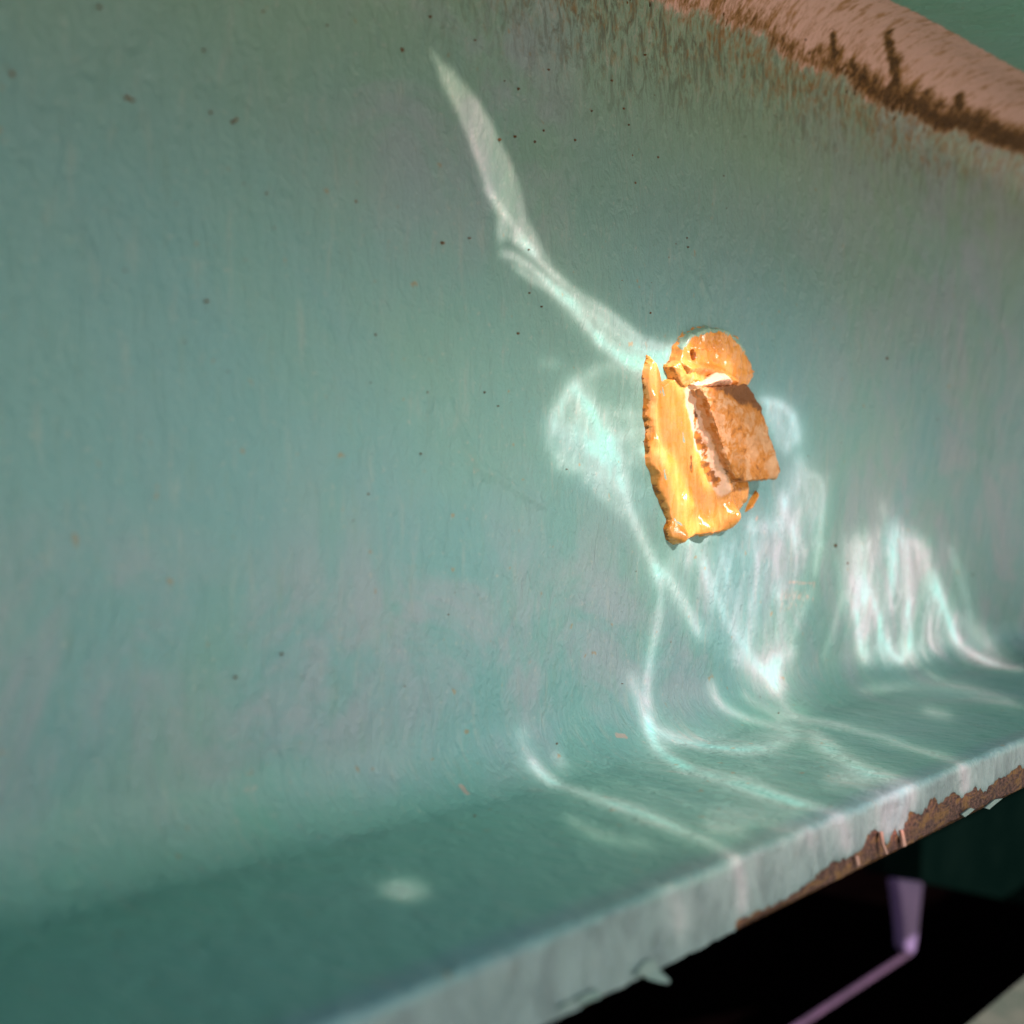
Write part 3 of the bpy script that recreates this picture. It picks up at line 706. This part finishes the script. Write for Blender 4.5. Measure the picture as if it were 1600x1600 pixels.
# ---------------------------------------------------------------- added unseen sheet with a painted pattern that masks the sunlight
# light traced on the beam: polylines (points, width px, strength) and soft-edged areas
c5 = lambda x, y: (600 + x / 2.667, 50 + y / 2.667)
c6 = lambda x, y: (800 + x / 2, 550 + y / 2)
c3 = lambda x, y: (800 + x / 2, 1050 + y / 2)
def P5(*p): return [c5(*q) for q in p]
def P6(*p): return [c6(*q) for q in p]
def P3(*p): return [c3(*q) for q in p]
LINES = [
    # the long tail
    (P5((250, 180), (330, 360), (400, 540), (440, 660)), 9, .12),
    (P5((430, 650), (500, 750), (560, 830), (640, 930)), 8, .55),
    (P5((530, 850), (600, 900), (680, 980), (760, 1050)), 8, .85),
    (P5((760, 1050), (830, 1110), (920, 1160), (1000, 1220), (1080, 1290), (1200, 1315)), 9, .55),
    (P5((490, 920), (560, 940), (640, 1000), (730, 1080)), 8, .75),
    (P5((540, 975), (620, 1030), (700, 1075), (760, 1130)), 6, .6),
    (P5((730, 1080), (810, 1170), (880, 1265), (960, 1340), (1040, 1385), (1110, 1385)), 14, 1.0),
    (P5((640, 1000), (740, 1080), (830, 1150), (930, 1230), (1010, 1300), (1110, 1345)), 6, .55),
    (P5((880, 1170), (960, 1230), (1060, 1310), (1150, 1340)), 6, .35),
    (P5((900, 1240), (980, 1320), (1080, 1365)), 6, .4),
    (P5((1100, 1390), (1170, 1340), (1230, 1330)), 20, .8),
    # small smudge
    (P5((660, 1380), (720, 1380)), 14, .16),
    # left cloud
    (P6((130, 200), (200, 90), (300, 38), (400, 45)), 17, .30),
    (P6((200, 95), (235, 150), (270, 230), (330, 330)), 26, .45),
    (P6((130, 230), (200, 250), (260, 310)), 26, .30),
    (P6((140, 350), (210, 350), (290, 400), (340, 440)), 18, .30),
    (P6((240, 180), (330, 190), (430, 210)), 20, .26),
    (P6((205, 100), (215, 180), (200, 250), (160, 330)), 12, .30), (P6((215, 130), (260, 200), (300, 300), (335, 350)), 9, .42),
    (P6((120, 240), (140, 180), (190, 110)), 10, .25), (P6((110, 250), (125, 310), (160, 350)), 10, .22),
    (P6((250, 290), (300, 350), (325, 400)), 14, .40), (P6((240, 310), (310, 280), (420, 240)), 12, .20),
    (P6((290, 200), (300, 260), (330, 330), (400, 350)), 16, .16), (P6((345, 400), (390, 440), (440, 430)), 14, .14),
    (P6((260, 300), (350, 260), (430, 250)), 30, .18),
    (P6((230, 390), (290, 450), (350, 510)), 14, .22),
    (P6((330, 340), (355, 460), (395, 560), (440, 660), (465, 730)), 13, .62),
    (P6((440, 670), (490, 700), (540, 790), (590, 890)), 15, .60),
    (P6((470, 720), (500, 660), (560, 610)), 22, .25),
    (P6((468, 740), (455, 850), (435, 950), (422, 1050), (430, 1120)), 11, .50),
    # streaks under the block
    (P6((580, 610), (610, 690), (650, 790), (700, 890), (770, 970), (815, 1030)), 12, .50),
    (P6((590, 640), (600, 720), (620, 800)), 14, .22),
    (P6((660, 600), (680, 720), (710, 850), (745, 930)), 14, .20),
    (P6((775, 590), (765, 750), (745, 900)), 12, .30),
    (P6((800, 600), (830, 700), (850, 800), (830, 950)), 12, .20),
    (P6((935, 740), (890, 850), (840, 950)), 14, .30),
    (P6((740, 540), (790, 550), (840, 535)), 20, .38),
    (P6((840, 440), (870, 540), (890, 640)), 10, .35),
    (P6((905, 470), (885, 560), (920, 640)), 9, .30),
    (P6((900, 320), (890, 420), (860, 480)), 16, .22),
    (P6((920, 380), (975, 395), (970, 520), (955, 640), (945, 700)), 8, .32),
    (P6((890, 330), (930, 400), (940, 520)), 22, .18),
    (P6((780, 150), (840, 160), (885, 200), (892, 280)), 13, .70),
    (P6((800, 190), (850, 230), (870, 300)), 26, .35),
    (P6((700, 940), (760, 985), (815, 1010)), 18, .45),
    (P6((820, 1000), (835, 970), (880, 930)), 18, .45),
    (P6((815, 960), (828, 1050)), 20, .75),
    (P6((600, 860), (640, 900), (700, 960), (800, 1060)), 30, .10),
    # right cluster
    (P6((1085, 590), (1075, 680), (1100, 770)), 22, .55),
    (P6((1110, 690), (1095, 800), (1095, 940)), 20, .38),
    (P6((1075, 760), (1085, 900), (1105, 970)), 9, .40),
    (P6((1060, 700), (1050, 780)), 14, .30),
    (P6((1155, 470), (1180, 570), (1185, 650)), 12, .20),
    (P6((1120, 740), (1150, 850), (1180, 930), (1215, 970), (1240, 930), (1238, 850)), 12, .60),
    (P6((1210, 560), (1240, 650), (1245, 760), (1230, 850)), 14, .38),
    (P6((1180, 590), (1200, 680), (1215, 760)), 18, .22),
    (P6((1250, 590), (1290, 620), (1300, 720), (1335, 770)), 16, .48),
    (P6((1320, 690), (1350, 790), (1385, 890), (1430, 940), (1500, 970), (1596, 994)), 11, .80),
    (P6((1380, 830), (1440, 860), (1500, 920)), 24, .28),
    (P6((1370, 610), (1410, 730), (1440, 860)), 12, .18),
    (P6((1040, 740), (1005, 870), (970, 960)), 7, .22),
    (P6((1020, 640), (1030, 740)), 8, .12),
    # on the foot
    (P3((375, 10), (400, 80), (425, 160)), 16, .35),
    (P3((425, 140), (440, 220), (480, 262), (550, 305)), 14, .85),
    (P3((540, 300), (640, 332), (740, 352), (820, 390), (1000, 438)), 16, .60),
    (P3((700, 350), (800, 380), (900, 430)), 30, .30),
    (P3((430, 170), (500, 205), (600, 232), (720, 244), (820, 232), (880, 205)), 14, .60),
    (P3((880, 205), (886, 180), (800, 160), (700, 135), (645, 100), (622, 30)), 12, .50),
    (P3((470, 190), (600, 215), (760, 215), (870, 195)), 24, .16),
    (P3((62, 282), (90, 315), (140, 352)), 14, 1.0),
    (P3((140, 352), (230, 385), (350, 425), (470, 465), (560, 508), (690, 572)), 11, .62),
    (P3((300, 405), (400, 440), (520, 490)), 22, .28),
    (P3((30, 190), (50, 265)), 20, .20),
    (P3((140, 262), (160, 290)), 18, .22),
    (P3((170, 450), (230, 495), (320, 522), (440, 545)), 18, .28),
    (P3((620, 480), (720, 492)), 22, .45),
    (P3((620, 440), (760, 450), (860, 480)), 30, .22),
    (P3((720, 60), (760, 100), (830, 130), (880, 175)), 12, .22),
    (P3((800, 10), (880, 120), (960, 200), (1040, 260)), 14, .25),
    (P3((930, 200), (1030, 265), (1120, 315), (1235, 352)), 20, .60),
    (P3((1000, 330), (1110, 340)), 22, .40),
    (P3((840, 130), (950, 150), (1100, 185), (1250, 235), (1350, 265), (1408, 292)), 11, .45),
    (P3((1300, 120), (1360, 135)), 14, .42),
    (P3((1100, 60), (1260, 40), (1400, 60), (1590, 110)), 16, .22),
    (P3((1300, 0), (1440, 50), (1596, 105)), 10, .20),
    # down the edge of the foot
    (P3((1225, 370), (1215, 420), (1195, 490)), 32, .55),
    (P3((1150, 390), (1175, 450), (1170, 510)), 18, .30),
    (P3((1412, 300), (1416, 370)), 13, .50),
    (P3((1000, 450), (1035, 490), (1040, 545)), 22, .40),
    (P3((905, 490), (935, 530)), 22, .25),
    (P3((690, 580), (715, 640), (722, 700), (715, 760)), 16, .35),
    (P3((490, 680), (520, 740), (520, 800)), 22, .20),
]
AREAS = [
    (P5((198, 70), (270, 150), (340, 225), (400, 300), (450, 385), (490, 455), (520, 530), (560, 640), (590, 760), (640, 860), (700, 960), (640, 920), (540, 850), (480, 880), (470, 830), (475, 760), (440, 685), (400, 570), (350, 430), (300, 320), (255, 230)), 5, .52, .12),
    (P5((740, 1060), (830, 1115), (930, 1165), (1010, 1225), (1080, 1290), (1190, 1310), (1190, 1370), (1110, 1400), (1040, 1395), (950, 1340), (870, 1260), (800, 1160)), 6, .42, .25),
    (P6((100, 200), (200, 90), (300, 50), (430, 60), (432, 180), (440, 370), (470, 500), (350, 520), (280, 450), (220, 385), (150, 365), (110, 290)), 14, .17),
    (P6((110, 210), (200, 110), (260, 220), (330, 330), (330, 410), (240, 370), (150, 350)), 12, .20),
    (P6((780, 150), (850, 165), (890, 205), (892, 290), (850, 320), (810, 270)), 6, .30),
    (P6((870, 380), (985, 395), (975, 550), (960, 690), (900, 740), (830, 960), (760, 960), (640, 800), (560, 640), (700, 570), (800, 480)), 20, .24),
    (P6((440, 640), (560, 600), (760, 560), (860, 520), (900, 700), (860, 980), (820, 1050), (740, 1000), (640, 880), (560, 840), (470, 740)), 24, .12),
    ([(596, 1386), (612, 1374), (652, 1373), (672, 1387), (666, 1402), (634, 1408), (604, 1399)], 7, .50, .3),
    ([(575, 1372), (640, 1360), (690, 1385), (650, 1410), (590, 1402)], 16, .12, .0),
    (P6((1060, 600), (1100, 570), (1200, 540), (1290, 590), (1340, 740), (1400, 900), (1250, 975), (1100, 960), (1050, 780)), 16, .42),
    (P6((1010, 640), (1160, 460), (1380, 600), (1460, 860), (1590, 960), (1590, 1000), (1400, 960), (1010, 960)), 30, .08),
    (P3((480, 200), (880, 180), (1250, 350), (1000, 440), (700, 560), (560, 500), (200, 390), (200, 330)), 30, .13),
    (P3((1000, 430), (1250, 330), (1420, 280), (1600, 210), (1600, 300), (1400, 390), (1200, 500), (940, 640), (700, 760), (500, 860), (480, 680), (690, 570)), 14, .10),
]
# light that lands on the putty and block, which stand off the web (depth of the surface below)
NEAR = [
    ([(1040, 545), (1062, 568), (1084, 592), (1096, 612)], 20, .9, -.004),
    ([(1078, 588), (1100, 594), (1130, 588), (1146, 596)], 12, .8, -.005),
    ([(1094, 606), (1100, 640), (1108, 680), (1130, 745)], 12, .55, -.006),
    ([(1020, 690), (1046, 705), (1062, 735), (1072, 770), (1080, 800), (1086, 830)], 15, 1.0, -.003),
    ([(1086, 800), (1100, 820), (1130, 812), (1150, 790)], 22, .45, -.005),
    ([(1022, 570), (1024, 640), (1030, 690)], 10, .35, -.002),
    ([(1075, 560), (1110, 545), (1150, 570)], 26, .30, -.005),
    ([(1105, 700), (1120, 745)], 9, .4, -.005),
    ([(1130, 640), (1160, 700), (1190, 730)], 40, .10, -.0072),
    ([(1046, 600), (1070, 660), (1090, 720)], 26, .22, -.003),
]
E1 = Vector((1, 0, 0)); E1 = (E1 - LDIR * E1.dot(LDIR)).normalized(); E2 = LDIR.cross(E1).normalized()
e1, e2, ld = (np.array(v) for v in (E1, E2, LDIR))
PD = 0.43                                                 # distance of the added sheet along the sunlight
def ax(f0, f1, lo, hi, st):
    return np.concatenate([np.linspace(lo, f0, 16, endpoint=False), np.arange(f0, f1, st), np.linspace(f1, hi, 16)])
ga = ax(.06, .62, -.6, 1.3, .0006); gb = ax(-.112, .098, -.16, .22, .0005)
A, B = np.meshgrid(ga, gb, indexing='ij')
Pp = ld * PD + A[..., None] * e1 + B[..., None] * e2
dl = -ld
t_, S_ = hit_profile(Pp[..., 1], Pp[..., 2], dl[1], dl[2])
X_ = Pp[..., 0] + dl[0] * t_
valid = ~np.isnan(S_)
S_ = np.where(valid, S_, -9)
def jac(x, s):
    y, z = spos(s); P0 = np.array([x, y, z]); a0 = project(P0)
    a1 = project(P0 + np.array([.001, 0, 0])); y2, z2 = spos(s + .001); a2 = project(np.array([x, y2, z2]))
    return np.array([[(a1[0] - a0[0]), (a2[0] - a0[0])], [(a1[1] - a0[1]), (a2[1] - a0[1])]]) * 1000
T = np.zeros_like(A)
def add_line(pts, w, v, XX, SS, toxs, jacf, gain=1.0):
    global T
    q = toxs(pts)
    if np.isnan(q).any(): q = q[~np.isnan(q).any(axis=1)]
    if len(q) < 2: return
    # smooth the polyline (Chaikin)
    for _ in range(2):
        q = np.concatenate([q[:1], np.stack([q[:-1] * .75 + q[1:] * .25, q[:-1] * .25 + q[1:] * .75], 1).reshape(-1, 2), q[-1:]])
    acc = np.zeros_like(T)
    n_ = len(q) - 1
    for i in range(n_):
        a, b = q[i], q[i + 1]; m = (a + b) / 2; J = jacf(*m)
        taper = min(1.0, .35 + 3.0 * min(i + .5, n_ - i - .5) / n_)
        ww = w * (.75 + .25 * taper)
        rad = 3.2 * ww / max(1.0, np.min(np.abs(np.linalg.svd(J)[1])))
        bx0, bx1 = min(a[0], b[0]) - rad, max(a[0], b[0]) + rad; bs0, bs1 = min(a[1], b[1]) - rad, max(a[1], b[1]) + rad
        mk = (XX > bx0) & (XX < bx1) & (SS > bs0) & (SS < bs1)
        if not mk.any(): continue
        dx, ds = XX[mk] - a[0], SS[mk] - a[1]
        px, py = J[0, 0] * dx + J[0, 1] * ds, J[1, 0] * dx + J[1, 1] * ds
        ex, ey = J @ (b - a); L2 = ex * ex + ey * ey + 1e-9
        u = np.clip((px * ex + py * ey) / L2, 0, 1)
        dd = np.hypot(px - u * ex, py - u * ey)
        # painted caustic profile: a narrow core on a wider skirt
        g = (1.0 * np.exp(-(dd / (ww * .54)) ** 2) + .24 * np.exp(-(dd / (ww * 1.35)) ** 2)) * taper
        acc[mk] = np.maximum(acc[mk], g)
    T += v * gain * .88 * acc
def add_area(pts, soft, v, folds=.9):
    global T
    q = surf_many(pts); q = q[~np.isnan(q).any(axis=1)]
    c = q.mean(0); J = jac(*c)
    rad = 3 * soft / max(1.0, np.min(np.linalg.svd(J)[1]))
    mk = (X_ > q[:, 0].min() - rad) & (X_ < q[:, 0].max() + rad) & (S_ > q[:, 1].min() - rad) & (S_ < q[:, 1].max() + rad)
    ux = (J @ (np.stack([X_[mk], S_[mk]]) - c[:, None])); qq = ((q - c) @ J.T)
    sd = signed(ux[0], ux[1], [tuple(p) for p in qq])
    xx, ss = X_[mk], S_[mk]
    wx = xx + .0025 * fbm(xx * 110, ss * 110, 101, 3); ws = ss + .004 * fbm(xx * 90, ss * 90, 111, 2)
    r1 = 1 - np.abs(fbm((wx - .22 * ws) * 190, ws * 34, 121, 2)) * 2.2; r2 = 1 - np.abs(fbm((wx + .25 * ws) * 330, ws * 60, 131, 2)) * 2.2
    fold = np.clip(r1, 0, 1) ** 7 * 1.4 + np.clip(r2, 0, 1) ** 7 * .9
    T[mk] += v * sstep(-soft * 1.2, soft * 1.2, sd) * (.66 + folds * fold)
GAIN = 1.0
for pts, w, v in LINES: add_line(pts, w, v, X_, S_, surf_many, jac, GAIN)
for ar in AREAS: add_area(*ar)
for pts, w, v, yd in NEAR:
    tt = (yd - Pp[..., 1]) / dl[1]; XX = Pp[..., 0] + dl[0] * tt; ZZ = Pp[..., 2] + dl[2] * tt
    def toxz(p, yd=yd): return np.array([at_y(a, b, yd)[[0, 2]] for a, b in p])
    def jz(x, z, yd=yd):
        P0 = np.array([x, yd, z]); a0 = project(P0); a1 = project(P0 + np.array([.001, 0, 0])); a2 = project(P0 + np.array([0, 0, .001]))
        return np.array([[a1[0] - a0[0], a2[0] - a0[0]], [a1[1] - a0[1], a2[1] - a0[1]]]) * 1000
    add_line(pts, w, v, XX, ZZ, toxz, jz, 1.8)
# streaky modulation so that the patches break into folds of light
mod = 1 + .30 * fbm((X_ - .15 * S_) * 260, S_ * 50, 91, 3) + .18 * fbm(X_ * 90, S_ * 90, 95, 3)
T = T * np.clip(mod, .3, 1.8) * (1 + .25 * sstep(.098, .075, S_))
# broad weak glow, strongest at the centre, put into the sheet's transparency
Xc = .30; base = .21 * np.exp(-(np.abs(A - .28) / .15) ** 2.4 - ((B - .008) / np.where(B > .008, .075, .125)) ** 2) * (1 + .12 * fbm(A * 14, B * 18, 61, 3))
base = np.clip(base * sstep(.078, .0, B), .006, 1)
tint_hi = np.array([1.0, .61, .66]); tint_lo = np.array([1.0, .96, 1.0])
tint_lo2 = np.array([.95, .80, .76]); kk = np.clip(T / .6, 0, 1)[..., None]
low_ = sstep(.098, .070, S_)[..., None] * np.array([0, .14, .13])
Tc = np.clip(T[..., None] * (tint_lo2 * (1 - kk) + tint_hi * kk - low_) + base[..., None] * tint_lo, 0, 1)
mask_t = tag(empty('light_mask_panel', tuple(ld * PD + .3 * e1)), 'unseen framed sheet added above the beam, its painted pattern letting sunlight through in streaks', 'light mask')
me = grid_mesh('light_mask', Pp)
ca = me.attributes.new('mask_tint', 'FLOAT_COLOR', 'POINT')  # streaks of light painted as per-point transparency, nothing is refracted
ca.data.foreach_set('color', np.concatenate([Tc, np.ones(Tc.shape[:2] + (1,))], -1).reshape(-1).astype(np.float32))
t = NT('light_mask_sheet')
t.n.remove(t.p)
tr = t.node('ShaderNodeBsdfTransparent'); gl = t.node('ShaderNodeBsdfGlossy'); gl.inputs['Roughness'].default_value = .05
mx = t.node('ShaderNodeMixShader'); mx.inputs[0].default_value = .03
t.put(tr.inputs[0], t.attr('mask_tint', 'Color')); t.l.new(tr.outputs[0], mx.inputs[1]); t.l.new(gl.outputs[0], mx.inputs[2])
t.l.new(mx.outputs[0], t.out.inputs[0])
link_mesh('light_mask', me, t.m, mask_t)
def bar(a0, a1, b0, b1, th=.02):  # frame round the added light-shaping sheet
    bm = bmesh.new(); vs = []
    for k in (-.5, .5):
        for (a_, b_) in ((a0, b0), (a1, b0), (a1, b1), (a0, b1)):
            vs.append(bm.verts.new(Vector(ld * (PD + k * th) + a_ * e1 + b_ * e2)))
    for f in ((0, 1, 2, 3), (7, 6, 5, 4), (0, 4, 5, 1), (1, 5, 6, 2), (2, 6, 7, 3), (3, 7, 4, 0)): bm.faces.new([vs[i] for i in f])
    bmesh.ops.recalc_face_normals(bm, faces=bm.faces); bmesh.ops.bevel(bm, geom=bm.edges[:], offset=.002, segments=2, affect='EDGES')
    me = bpy.data.meshes.new('mask_frame_bar'); bm.to_mesh(me); bm.free(); return link_mesh('mask_frame_bar', me, M_MASK_FRAME, mask_t)
bar(-.6, 1.3, -.18, -.16); bar(-.6, 1.3, .22, .24); bar(-.64, -.6, -.18, .24); bar(1.3, 1.34, -.18, .24)
